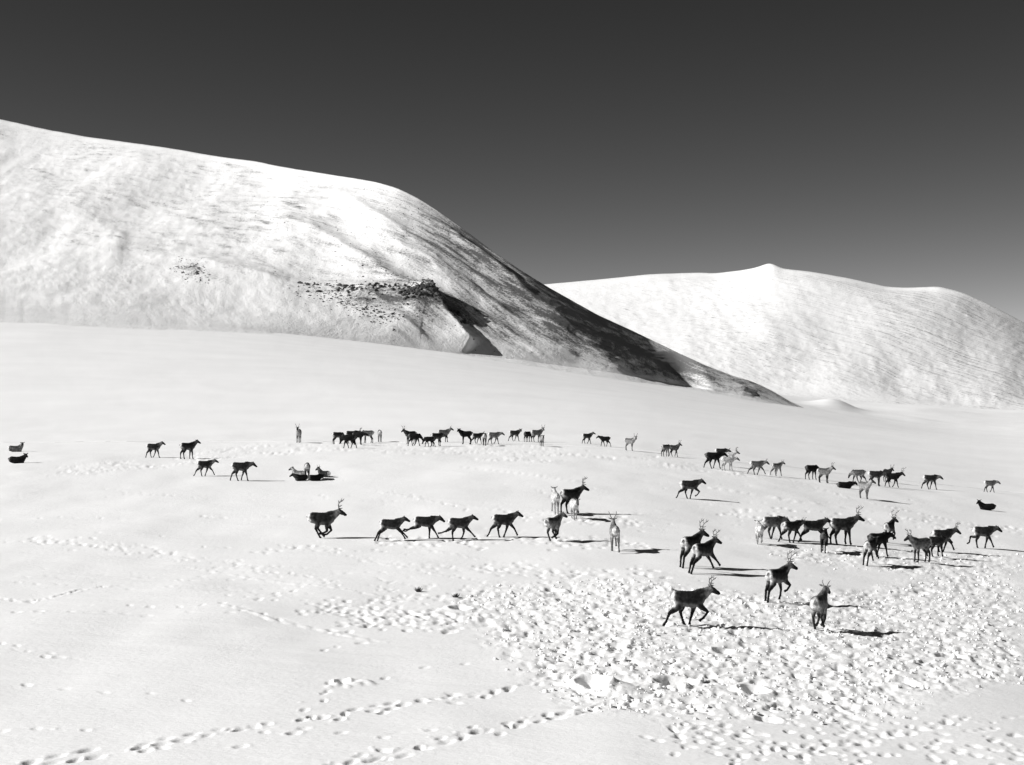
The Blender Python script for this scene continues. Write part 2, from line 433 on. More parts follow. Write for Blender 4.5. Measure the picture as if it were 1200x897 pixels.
# hills
def poly_dist(X, Y, pts):
    """signed distance to the upper right of a falling line, and 0..1 position along it"""
    best = np.full(X.shape, 1e9); sg = np.zeros(X.shape); sp = np.zeros(X.shape)
    L = [math.dist(a, b) for a, b in zip(pts, pts[1:])]; tot = sum(L); acc = 0
    for (a, b), l in zip(zip(pts, pts[1:]), L):
        dx, dy = (b[0] - a[0]) / l, (b[1] - a[1]) / l
        t = np.clip((X - a[0]) * dx + (Y - a[1]) * dy, 0, l)
        d = np.hypot(X - a[0] - dx * t, Y - a[1] - dy * t)
        p = (X - a[0]) * dy - (Y - a[1]) * dx
        m = d < best
        best = np.where(m, d, best); sg = np.where(m, np.sign(p), sg); sp = np.where(m, (acc + t) / tot, sp)
        acc += l
    return best * sg, sp
def hill(name, cols, nrow, sky_pts, base_pts, shape, mat, props, run=800.0, diag=0.0):
    """a slope whose outline is known: shape() gives the smooth depth, the relief along the surface normal, and how bare it is"""
    X, T = np.meshgrid(cols, np.linspace(-0.10, 1, nrow))
    sk = gauss1(np.interp(cols, *zip(*sky_pts)), 3, 0); ba = gauss1(np.interp(cols, *zip(*base_pts)), 8, 0)
    sks = gauss1(sk, 22, 0)                                                     # small bumps of the crest stay near the crest
    Yp = ba + (sks - ba) * T + (sk - sks) * np.clip(T, 0, 1) ** 9
    q = Yp - sk
    D, rel, bare = shape(X, Yp, T, q)
    P = np.stack([(X - CX) / F * D, D, (CY - Yp) / F * D], -1)
    a, b = np.gradient(P, axis=1), np.gradient(P, axis=0)
    n = np.cross(a, b); n /= np.linalg.norm(n, axis=-1, keepdims=True)
    P = P + n * rel[..., None]
    f = int(np.argmax(T[:, 0] >= 0))
    w = np.clip(1 + T[:f] / 0.10, 0, 1)
    Dd = P[f:f + 1, :, 1] + T[:f] * run; xd = P[f:f + 1, :, 0] * Dd / P[f:f + 1, :, 1]
    off = P[f:f + 1, :, 2] - z_base(P[f:f + 1, :, 0], P[f:f + 1, :, 1])
    P[:f, :, 0] = xd; P[:f, :, 1] = Dd; P[:f, :, 2] = z_base(xd, Dd) + off * w ** 2 - 0.0012 * run * (1 - w) + 0.0006 * run * fbm(X[:f] / 30, T[:f] * 25, 3, 2) * (1 - w)
    # the far side falls away behind the crest
    e = P[-1:]; back = []
    for f, dz in ((1.03, 0.006), (1.2, 0.06), (1.7, 0.16)):
        g = e * f; g[..., 2] = e[..., 2] - dz * e[..., 1]; back.append(g)
    P = np.concatenate([P] + back); P[..., 2] += CAM_Z
    bare = np.concatenate([bare, np.repeat(bare[-1:], 3, 0)])
    me = mesh_np(name, P.reshape(-1, 3), grid_quads(*P.shape[:2]), mat)
    at = me.attributes.new('bare', 'FLOAT', 'POINT'); at.data.foreach_set('value', bare.ravel().astype(np.float32))
    s0 = np.stack([X + diag * Yp, (q + 0.12 * X) if diag == 0 else Yp - diag * X, 0 * X], -1)
    sl = np.concatenate([s0, np.repeat(s0[-1:], 3, 0)]) * np.concatenate([D, D[-1:], D[-1:], D[-1:]])[..., None] / F
    at = me.attributes.new('slope', 'FLOAT_VECTOR', 'POINT'); at.data.foreach_set('vector', sl.astype(np.float32).ravel())
    o = link(name, me, **props)
    return o, (X, Yp, P[:nrow, :, 0], P[:nrow, :, 1], P[:nrow, :, 2])

SKY_L = [(-900, 60), (-300, 105), (0, 141), (60, 153), (100, 160), (200, 175), (300, 189), (350, 199), (400, 207), (440, 214), (465, 221), (490, 233), (510, 246), (540, 267),
         (580, 297), (610, 317), (640, 335), (700, 369), (760, 397), (800, 416), (830, 430), (860, 441), (880, 447), (900, 456), (925, 470), (960, 486), (1000, 496)]
BASE_L = [(-900, 340), (-300, 352), (0, 366), (150, 374), (300, 389), (400, 402), (545, 417), (640, 427), (750, 443), (870, 464), (930, 480), (960, 490), (1000, 500)]
# line, height in metres, width in photo pixels on the near and on the steep far side
RIBS = [([(300, 250), (380, 284), (430, 310), (480, 346), (532, 374)], 3.6, 40, 12),
        ([(150, 300), (250, 319), (340, 341), (420, 344), (500, 350), (540, 358)], 3.6, 40, 9), ([(484, 334), (518, 373), (552, 412)], 5.2, 30, 8),
        ([(455, 224), (510, 265), (560, 303), (640, 372)], 2.2, 18, 8), ([(490, 240), (540, 286), (600, 334), (680, 396)], 2.5, 22, 9),
        ([(400, 225), (470, 275), (540, 335), (600, 390)], 2.2, 18, 8), ([(430, 262), (500, 312), (560, 365)], 1.6, 14, 7),
        ([(800, 425), (850, 446), (890, 466)], 2.0, 12, 5), ([(560, 350), (620, 395), (680, 425)], 1.6, 14, 6), ([(610, 365), (680, 405), (750, 436)], 1.5, 12, 5),
        ([(360, 215), (420, 240), (470, 285)], 1.6, 16, 9), ([(60, 250), (110, 262), (160, 290)], 2.0, 36, 14), ([(170, 260), (260, 240), (340, 240), (400, 262)], 2.0, 30, 14)]
def shape_left(X, Y, T, q):
    t = np.clip(T, 0, 1); u, v = (X - CX) / F, (CY - Y) / F
    # front: a rounded face with a bench across it; right: one long steep flank
    db = np.interp(X, [-900, 0, 300, 460, 545, 700, 1000], [470, 500, 505, 530, 540, 560, 600])
    dc = np.interp(X, [-900, 0, 300, 460, 540, 640, 1000], [1500, 1300, 1010, 800, 735, 680, 680])
    front = db + (dc - db) * (0.7 * t ** 0.72 + 0.3 * t ** 2)
    low = -232.0 / np.minimum(v + 0.342 * u - 0.407, -0.05)                     # lower flank, still in grazing light
    steep = -102.0 / np.minimum(v + 0.691 * u - 0.225, -0.05)                   # steep upper flank, turned away from the sun
    def smax(a, b, k):
        return np.maximum(a, b) + k * np.log1p(np.exp(-np.abs(a - b) / k))
    fl = 1 / (1 + np.exp(-(smax(low, steep, 5) - front) / 12))
    D = smax(gauss1(smax(front, low, 12), 10, 1), steep, 4)
    nose = np.interp(X, [700, 780, 870, 960, 1000], [650, 690, 705, 730, 740]) + t * 40
    wn_ = sstep(762, 822, X - 0.4 * (Y - 420))
    D = D * (1 - wn_) + nose * wn_
    rel = np.zeros_like(X)
    wob = 4 * vnoise(X / 26, Y / 26, 2) + 1.5 * vnoise(X / 8, Y / 8, 3)
    for pts, A, wl, wr in RIBS:
        p, s_ = poly_dist(X + wob, Y, pts)
        g = np.where(p < 0, np.exp(p / wl), np.exp(-(p / wr) ** 1.5))
        rel = rel + A * g * sstep(0, 0.3, s_) * sstep(1.0, 0.80 if A < 5 else 0.92, s_)
    wq = q + 7 * vnoise(X / 50, q / 50, 4)
    streak = fbm(wq / 9 + 0.02 * X, X / 110, 4, 1)
    saw = 1 - np.abs(fbm(wq / 24 + 3, X / 120, 2, 5)) * 2.2
    lumpy = fbm(X / 42 + wq / 60, (Y - 0.25 * X) / 20, 5, 3, 0.58)
    fine = fbm(X / 7, Y / 4.5, 4, 5)
    rel = rel + (1 - fl) * (1.3 * fbm(u * D / 26, D / 60 + u * D / 80, 4, 3, .55) + 4.5 * fbm(u * D / 95 + 4, D / 190, 2, 7)) + fl * (0.9 * streak + 0.9 * saw) + 0.12 * fine
    rel = rel * np.clip(t * 11, 0, 1) * (0.25 + 0.75 * sstep(0, 22, q)) + 0.7 * fbm(X / 60, T * 2, 4, 2) * sstep(0.14, 0.0, T)
    # how bare the ground is
    dash = fbm((X + 1.2 * Y) / 26, (Y - 0.45 * X) / 5, 3, 2)
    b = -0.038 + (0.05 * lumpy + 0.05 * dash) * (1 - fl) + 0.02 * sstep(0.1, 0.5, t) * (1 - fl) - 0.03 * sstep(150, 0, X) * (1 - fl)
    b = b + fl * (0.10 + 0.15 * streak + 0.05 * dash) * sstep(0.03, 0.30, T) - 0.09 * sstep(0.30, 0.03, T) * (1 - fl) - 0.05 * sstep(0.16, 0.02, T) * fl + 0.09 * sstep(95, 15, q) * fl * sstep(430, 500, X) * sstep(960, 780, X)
    kn = np.exp(-(((X - 440) / 75) ** 2 + ((Y - 0.22 * (X - 440) - 362) / 17) ** 2))
    kn2 = np.exp(-(((X - 224) / 16) ** 2 + ((Y - 323) / 9) ** 2)); kn3 = np.exp(-(((X - 315) / 60) ** 2 + ((Y - 262) / 22) ** 2)); kn4 = np.exp(-(((X - 515) / 22) ** 2 + ((Y - 364) / 7) ** 2))
    kn5 = np.exp(-(((X - 440) / 45) ** 2 + ((Y - 0.7 * (X - 440) - 318) / 18) ** 2))
    b = b + 0.10 * kn + 0.09 * kn2 + 0.04 * kn3 + 0.15 * kn4 + 0.07 * kn5
    b = b - 0.15 * sstep(8, 0, q) * (1 - fl)
    return D, rel, b
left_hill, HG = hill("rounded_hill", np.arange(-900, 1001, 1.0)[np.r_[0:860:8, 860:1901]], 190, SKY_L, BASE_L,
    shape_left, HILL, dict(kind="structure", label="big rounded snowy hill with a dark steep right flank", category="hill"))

SKY_R = [(560, 338), (640, 333), (700, 328), (760, 322), (820, 320), (838, 321), (870, 317), (890, 313), (898, 309), (903, 307), (908, 310), (915, 315), (950, 319), (1000, 328), (1040, 337),
         (1062, 338), (1100, 336), (1130, 344), (1160, 357), (1200, 378), (1250, 402), (1350, 432), (1600, 450), (2400, 430)]
BASE_R = [(560, 450), (900, 464), (1000, 470), (1100, 478), (1200, 488), (1350, 490), (1600, 490), (2400, 488)]
def shape_right(X, Y, T, q):
    t = np.clip(T, 0, 1)
    db = np.interp(X, [560, 900, 1200, 2400], [2300, 2200, 2000, 1900]); dc = np.interp(X, [560, 840, 903, 1200, 2400], [4300, 4000, 3600, 3100, 2900])
    D = gauss1(db + (dc - db) * (0.65 * t ** 0.8 + 0.35 * t ** 2), 12, 1)
    p, s_ = poly_dist(X + 10 * vnoise(X / 30, Y / 30, 1), Y, [(903, 308), (880, 340), (850, 385), (840, 440)])
    rel = 16 * np.exp(-(p / 80) ** 2) * sstep(0, 0.6, s_)
    p, s_ = poly_dist(X + 10 * vnoise(X / 30, Y / 30, 1), Y, [(1095, 336), (1060, 380), (1020, 430)])
    rel = rel + 11 * np.exp(-(p / 60) ** 2) * sstep(0, 0.6, s_)
    gul = fbm((X - 0.7 * Y) / 26, (Y + 0.5 * X) / 80, 5, 4, 0.6)
    rel = rel + 8 * fbm(X / 120, Y / 60, 2, 2) + 1.6 * gul + 0.8 * fbm(X / 8, Y / 5, 3, 1)
    rel = rel * np.clip(t * 10, 0, 1) * (0.2 + 0.8 * sstep(0, 14, q))
    b = -0.02 + 0.06 * gul * sstep(0, 20, q) + 0.03 * sstep(900, 1100, X) - 0.1 * sstep(8, 0, q) - 0.03 * sstep(900, 700, X) - 0.03 * sstep(0.15, 0, T)
    return D, rel, b
mountain, MG = hill("snowy_mountain", np.r_[np.arange(560, 1300, 1.8), np.arange(1300, 2400, 14.0)], 110, SKY_R, BASE_R,
    shape_right, MOUNT, dict(kind="structure", label="bright far snow mountain with a small pointed summit", category="mountain"), 1500.0, 0.7)

# boulders bristling from the thin snow of the big hill
def ico(sub):
    bm = bmesh.new(); bmesh.ops.create_icosphere(bm, subdivisions=sub, radius=1.0)
    v = np.array([p.co[:] for p in bm.verts]); f = np.array([[q.index for q in p.verts] for p in bm.faces]); bm.free()
    return v, f
IV, IF = ico(1)
def scatter_lumps(name, pts, sizes, mat, flat=0.7, **props):
    n = len(pts); k = len(IV)
    V = IV[None] * (1 + 0.35 * (rng.random((n, k, 1)) - 0.5) * 2)
    sc = sizes[:, None, None] * (0.7 + 0.6 * rng.random((n, 1, 3))); sc[:, :, 2] *= flat
    V = V * sc
    a = rng.random(n) * 6.28; c, s = np.cos(a)[:, None], np.sin(a)[:, None]
    V = np.stack([V[:, :, 0] * c - V[:, :, 1] * s, V[:, :, 0] * s + V[:, :, 1] * c, V[:, :, 2]], -1) + pts[:, None]
    Fq = (IF[None] + (np.arange(n) * k)[:, None, None]).reshape(-1, 3)
    return link(name, mesh_np(name, V.reshape(-1, 3), Fq, mat, mat is SNOW), **props)
X_, Y_, x_, d_, z_ = HG
pts = []; szs = []
def hill_pt(X, Y):
    j = int(np.argmin(abs(X_[0] - X))); i = int(np.argmin(abs(Y_[:, j] - Y))); return (x_[i, j], d_[i, j], z_[i, j])
for cx_, cy_, sx_, sy_, n, smin, smax, tilt in [(440, 362, 50, 11, 330, .2, .5, .22), (225, 324, 12, 7, 60, .2, .6, .25), (515, 363, 14, 4, 80, .3, .8, .3), (385, 350, 22, 5, 80, .25, .7, .1), (460, 330, 50, 22, 120, .15, .4, .6),
                                                (300, 255, 60, 18, 70, .2, .45, .2), (560, 340, 70, 25, 160, .15, .4, .7), (700, 405, 55, 14, 100, .15, .4, .45), (500, 260, 40, 12, 70, .2, .5, .7)]:
    for _ in range(n):
        dx = random.gauss(0, sx_); X = cx_ + dx; Y = cy_ + dx * tilt + random.gauss(0, sy_)
        sk = np.interp(X, *zip(*SKY_L)); bs = np.interp(X, *zip(*BASE_L))
        if Y < sk + 3 or Y > bs - 6: continue
        pts.append(hill_pt(X, Y)); szs.append(random.uniform(smin, smax) * random.uniform(.6, 1.1))
for line, n, smin, smax, sp in [([(352, 339), (400, 344), (440, 345), (482, 349), (520, 364)], 190, .3, 1.3, 3.5), ([(470, 352), (500, 358), (538, 372)], 170, .4, 1.7, 4.5),
                                ([(395, 352), (430, 368), (470, 380)], 110, .25, .8, 6), ([(205, 316), (228, 322), (240, 332)], 40, .3, .9, 4), ([(420, 305), (470, 335), (510, 362)], 60, .2, .6, 5)]:
    for _ in range(n):
        k = random.random() * (len(line) - 1); a, b = line[int(k)], line[int(k) + 1]; f = k - int(k)
        X = a[0] + (b[0] - a[0]) * f + random.gauss(0, 3); Y = a[1] + (b[1] - a[1]) * f + abs(random.gauss(0, sp))
        pts.append(hill_pt(X, Y)); szs.append(random.uniform(smin, smax) * random.uniform(.5, 1.0))
scatter_lumps("hillside_stones", np.array(pts), np.array(szs), ROCK, 0.75, kind="stuff", label="dark stones showing through thin snow on the hillside", category="stones")

# clods of broken snow over the trampled ground
cx_ = rng.uniform(-12, 30, 60000); cy_ = 1 / rng.uniform(1 / 80, 1 / 33, 60000)
m = trample_mask(cx_, cy_); pch = fbm(cx_ / 2.6, cy_ / 3.2, 3, 2)
vis = (abs(cx_ / cy_) < 0.40) & (m + 0.34 * pch > 0.30 + 0.5 * rng.random(60000))
idx = np.where(vis)[0][:3000]
cx_, cy_ = cx_[idx], cy_[idx]
sz = 0.022 + 0.065 * rng.random(len(idx)) ** 4
scatter_lumps("snow_clods", np.stack([cx_, cy_, ground_z(cx_, cy_) + sz * 0.25], 1), sz, SNOW, 0.75, kind="stuff", label="loose clods of kicked-up snow over the trampled ground", category="snow clods")

# ------------------------------------------------------------------ tufts of heather beside the trampled ground
def tuft(X, Y, h, n, label):
    x, y = pix(X, Y); z = float(ground_z(x, y)[0])
    bm = bmesh.new()
    for k in range(n):
        a = random.random() * 6.28; lean = random.uniform(.1, .9); L = h * random.uniform(.6, 1.1); w = 0.012
        r0 = 0.06 * random.random(); b0 = Vector((math.cos(a) * r0, math.sin(a) * r0, -0.05)); d = Vector((math.cos(a) * lean, math.sin(a) * lean, 1)).normalized()
        sdv = Vector((-math.sin(a), math.cos(a), 0)) * w
        up = Vector((0, 0, 1)); th = d.cross(sdv).normalized() * w
        m1 = b0 + d * L * .55; tip = b0 + d * L + Vector((math.cos(a), math.sin(a), -.6)) * L * .15 * lean
        A = [bm.verts.new(b0 + s) for s in (sdv, -sdv, th)]; B = [bm.verts.new(m1 + s * .8) for s in (sdv, -sdv, th)]; T_ = bm.verts.new(tip)
        for i in range(3):
            bm.faces.new((A[i], A[(i + 1) % 3], B[(i + 1) % 3], B[i])); bm.faces.new((B[i], B[(i + 1) % 3], T_))
    me = bpy.data.meshes.new("heather_tuft"); bm.to_mesh(me); bm.free(); me.materials.append(STRAW)
    o = link("heather_tuft", me, label=label, category="tuft", group="heather tufts in the snow"); o.location = (x, y, z)
tuft(490.5, 691, 0.26, 60, "dark heather tuft standing alone at the left tip of the trampled snow")
tuft(534.5, 697.5, 0.24, 50, "dark heather tuft half buried in snow, second from the left tip of trampled snow")

# ------------------------------------------------------------------ reindeer
def tube(bm, rings, n=10):
    """rings: (centre, tangent, lateral, half width, half height)"""
    prev = None; first = None
    for c, t, l, a, b in rings:
        l = (l - t * l.dot(t)).normalized(); u = t.cross(l)
        r = [bm.verts.new(c + l * (a * math.cos(6.28318 * k / n)) + u * (b * math.sin(6.28318 * k / n))) for k in range(n)]
        if prev:
            for k in range(n): bm.faces.new((prev[k], prev[(k + 1) % n], r[(k + 1) % n], r[k]))
        else: first = r
        prev = r
    bm.faces.new(first[::-1]); bm.faces.new(prev)
def tube_path(bm, P, lat, radii, n=10):
    R = []
    for i, p in enumerate(P):
        t = (P[min(i + 1, len(P) - 1)] - P[max(i - 1, 0)]).normalized()
        a, b = radii[i] if isinstance(radii[i], tuple) else (radii[i], radii[i])
        R.append((p, t, lat, a, b))
    tube(bm, R, n)
def rad(d): return math.radians(d)
POSES = {  # angles from straight down, + forward: front (shoulder, forearm, cannon, pastern) x2, hind (thigh, shank, cannon, pastern) x2
    'stand':   [(-22, 6, 0, 15), (-24, 2, -2, 15), (30, -34, 4, 18), (24, -38, 2, 16)],
    'stand2':  [(-14, 10, 4, 15), (-28, -4, -6, 10), (36, -26, 8, 20), (20, -42, -2, 12)],
    'walk':    [(2, 18, 8, 20), (-36, -14, -18, -10), (46, -18, 16, 22), (12, -48, -18, -10)],
    'walk2':   [(-34, -8, -22, -40), (-6, 16, 10, 22), (16, -44, -14, -6), (44, -24, 12, 18)],
    'trot':    [(18, 52, -38, -60), (-30, -14, -16, -6), (0, -58, -22, -40), (56, -20, 16, 20)],
    'trot2':   [(-30, -14, -20, -20), (14, 42, 26, 20), (48, -24, 10, 14), (2, -52, -22, -40)],
    'extend':  [(26, 50, 46, 40), (16, 40, 34, 26), (-6, -52, -24, -30), (2, -46, -16, -20)],
    'gather':  [(-26, 0, -66, -90), (-12, 26, -50, -80), (72, -12, 38, 40), (58, -24, 26, 30)],
    'kick':    [(10, 36, 30, 24), (-22, 0, -4, 0), (-8, -74, -60, -110), (4, -70, -78, -100)],
    'kick1':   [(-30, -10, -16, -10), (4, 30, 22, 18), (-4, -86, -10, -60), (40, -26, 8, 14)],
    'reach':   [(20, 46, 42, 40), (-26, 6, -20, -40), (40, -30, 4, 10), (-6, -56, -70, -90)],
    'lope':    [(18, 58, -50, -80), (-12, 20, -10, -30), (-4, -46, -12, -14), (12, -40, -6, -6)],
    'lie':     [(-50, 86, -84, -88), (-46, 84, -80, -86), (88, -66, 84, 86), (84, -70, 80, 84)],
}
COATS = {  # back, flank, belly, neck, head, muzzle, leg, rump
    'dark':  (0.015, 0.026, 0.10, 0.09, 0.016, 0.008, 0.014, 0.60),
    'neck':  (0.015, 0.026, 0.13, 0.22, 0.025, 0.008, 0.014, 0.62),
    'black': (0.009, 0.010, 0.02, 0.016, 0.011, 0.007, 0.010, 0.10),
    'grey':  (0.055, 0.13, 0.26, 0.30, 0.030, 0.012, 0.035, 0.60),
    'pale':  (0.10, 0.24, 0.36, 0.40, 0.035, 0.015, 0.12, 0.60),
    'white': (0.40, 0.50, 0.55, 0.55, 0.10, 0.02, 0.30, 0.65),
}
def make_reindeer(pose, neck, head_yaw, coat, antlers, voxel):
    lie = pose == 'lie'
    bm = bmesh.new(); Y = Vector((0, 1, 0)); sk = []          # sk: (point, colour index)
    # trunk
    TR = [(-.575, .94, .07, .06), (-.53, .92, .17, .13), (-.42, .90, .23, .185), (-.25, .87, .245, .21), (-.04, .84, .262, .225), (.14, .83, .275, .22), (.28, .85, .275, .19), (.39, .90, .23, .155), (.46, .95, .16, .12)]
    tp = [Vector((x, 0, z)) for x, z, h, w in TR]
    tube_path(bm, tp, Y, [(w, h) for x, z, h, w in TR], 14)
    for x, z, h, w in TR[2:]:
        for s in (-1, 1):
            sk.append((Vector((x, s * w * .8, z + h * .75)), 0)); sk.append((Vector((x, s * w, z)), 1)); sk.append((Vector((x, s * w * .5, z - h * .95)), 2))
    for z in (.80, .92, 1.0):
        for s in (-.13, 0, .13): sk.append((Vector((-.58, s, z)), 7))
    for s in (-.14, .14): sk.append((Vector((-.54, s, .72)), 7))
    # tail
    tube_path(bm, [Vector((-.53, 0, .99)), Vector((-.61, 0, .98)), Vector((-.66, 0, .90))], Y, [.05, .045, .02], 6)
    # neck and head
    hy = rad(head_yaw); na = rad(neck)
    N0 = Vector((.33, 0, .93)); nl = .37
    def nd(k):
        a = na * (0.7 + 0.3 * k); yw = hy * 0.45 * k
        return Vector((math.cos(a) * math.cos(yw), math.cos(a) * math.sin(yw), math.sin(a)))
    NP = [N0]
    for k in range(4): NP.append(NP[-1] + nd(k / 3) * (nl / 4 + .02))
    tube_path(bm, NP, Y, [(.165, .24), (.145, .215), (.12, .18), (.10, .145), (.088, .112)], 12)
    for i, p in enumerate(NP[1:]):
        for s in (-.1, .1): sk.append((p + Vector((0, s, 0)), 3))
    sk.append((Vector((.50, 0, .78)), 3))
    hp = rad(-24 if neck > 30 else (-34 if neck > -10 else -62))
    hd = Vector((math.cos(hp) * math.cos(hy), math.cos(hp) * math.sin(hy), math.sin(hp)))
    hl = Vector((-math.sin(hy), math.cos(hy), 0)); hu = hd.cross(hl)
    if hu.z < 0: hu = -hu
    P0 = NP[-1]
    HP = [P0 - hd * .09, P0 - hd * .02 + hu * .01, P0 + hd * .10, P0 + hd * .20 - hu * .01, P0 + hd * .30 - hu * .02, P0 + hd * .36 - hu * .025]
    tube_path(bm, HP, hl, [(.05, .06), (.085, .10), (.085, .10), (.062, .078), (.054, .064), (.035, .04)], 10)
    for d_, c_ in ((0, 4), (.1, 4), (.2, 4), (.34, 5)): sk.append((P0 + hd * d_, c_)); sk.append((P0 + hd * d_ + hu * .06, c_))
    for s in (-1, 1):
        e0 = P0 + hu * .06 + hl * s * .07 - hd * .02
        tube_path(bm, [e0, e0 + hl * s * .07 + hu * .03 - hd * .03, e0 + hl * s * .15 + hu * .045 - hd * .06], hd, [.03, .038, .012], 6)
    # legs
    drop = 0.0
    for i, ang in enumerate(POSES[pose]):
        s = 1 if i % 2 else -1
        if i < 2: p = Vector((.31, s * .115, .80)); L = (.20, .30, .25, .11); R = [(.085, .15), (.07, .105), (.047, .052), (.039, .041), (.041, .046)]
        else: p = Vector((-.37, s * .115, .88)); L = (.29, .34, .31, .11); R = [(.10, .20), (.09, .155), (.045, .062), (.039, .042), (.041, .047)]
        P = [p]
        for a, l in zip(ang, L): P.append(P[-1] + Vector((math.sin(rad(a)), 0, -math.cos(rad(a)))) * l)
        hoof = P[-1] + Vector((math.sin(rad(ang[3] + 25)), 0, -math.cos(rad(ang[3] + 25)))) * .05
        # extra rings keep thigh and shank full
        Q = [P[0] + Vector((0, -s * .03, .05)), P[0], P[1], (P[1] * .45 + P[2] * .55), P[2], (P[2] + P[3]) / 2, P[3], P[4], hoof]
        r2 = R[1]; r3 = R[2]
        mid = (.058, .075) if i < 2 else (.066, .095)
        RR = [(.06, .10), R[0], r2, mid, r3, (.040, .042), R[3], R[4], (.050, .060)]
        if lie: RR = [(a * 1.0, b * .9) for a, b in RR]
        tube_path(bm, Q, Y, RR, 8)
        sk.append((P[1] + Vector((0, s * .06, 0)), 1))
        for q in (P[2], (P[2] + P[3]) / 2, P[3], P[4], (P[1] + P[2]) / 2): sk.append((q, 6))
    bm.normal_update()
    me0 = bpy.data.meshes.new("tmp"); bm.to_mesh(me0); bm.free()
    ob = bpy.data.objects.new("tmp", me0); C.objects.link(ob)
    rm = ob.modifiers.new("r", 'REMESH'); rm.mode = 'VOXEL'; rm.voxel_size = voxel; rm.use_smooth_shade = True
    sm = ob.modifiers.new("s", 'SMOOTH'); sm.factor = 0.5; sm.iterations = 2
    dg = bpy.context.evaluated_depsgraph_get(); dg.update()
    me = bpy.data.meshes.new_from_object(ob.evaluated_get(dg))
    bpy.data.objects.remove(ob); bpy.data.meshes.remove(me0)
    me.name = "reindeer"
    n = len(me.vertices); co = np.empty(n * 3, np.float32); me.vertices.foreach_get('co', co); co = co.reshape(-1, 3)
    # coat colour: large soft patches
    S = np.array([p[:] for p, c in sk]); Cc = np.array([COATS[coat][c] for p, c in sk])
    w = 1 / (((co[:, None] - S[None]) ** 2).sum(-1) + 0.0015) ** 2.5
    col = (w * Cc).sum(1) / w.sum(1)
    at = me.color_attributes.new('coat', 'FLOAT_COLOR', 'POINT')
    at.data.foreach_set('color', np.stack([col, col, col, np.ones(n)], 1).astype(np.float32).ravel())
    co += rng.normal(0, 0.005, co.shape).astype(np.float32)                      # shaggy winter coat
    base = np.percentile(co[:, 2], 1.0) if lie else co[:, 2].min()
    co[:, 2] -= base
    me.vertices.foreach_set('co', co.ravel()); me.materials.clear(); me.materials.append(COAT); me.update()
    ant = []
    if antlers:
        for s in (-1, 1):
            b2 = bmesh.new(); k = (0, .28, .42, .56)[antlers]
            o0 = P0 + hu * .075 + hl * s * .045 - hd * .02 - Vector((0, 0, base))
            def q(f, o, u): return o0 + (hd * f + hl * s * o + hu * u) * k
            upv = lambda f, o, u: q(f * .9 + 0 * u, o, u)
            beam = [upv(0, 0, -.02), upv(-.10, .06, .12), upv(-.22, .16, .28), upv(-.24, .25, .46), upv(-.14, .29, .62), upv(.00, .27, .74)]
            r = .019 if antlers > 1 else .014
            tube_path(b2, beam, hd, [r * 1.2, r, r, r * .9, r * .8, r * .35], 6)
            tines = [([upv(-.05, .03, .06), upv(.10, .05, .12), upv(.20, .03, .20)], .8), ([upv(-.16, .11, .20), upv(-.02, .15, .28), upv(.06, .15, .38)], .75)] if antlers > 1 else []
            if antlers > 1: tines += [([upv(-.23, .24, .44), upv(-.33, .25, .54), upv(-.37, .24, .62)], .6), ([upv(-.14, .29, .62), upv(-.20, .30, .74), upv(-.18, .28, .84)], .6), ([upv(-.08, .28, .68), upv(-.04, .30, .80), upv(.02, .29, .86)], .55)]
            for T_, f in tines: tube_path(b2, T_, hl, [r * f * 1.1, r * f, r * f * .4], 5)
            ma = bpy.data.meshes.new("antler"); b2.to_mesh(ma); b2.free(); ma.materials.append(ANTLER); ant.append(ma)
    return me, ant

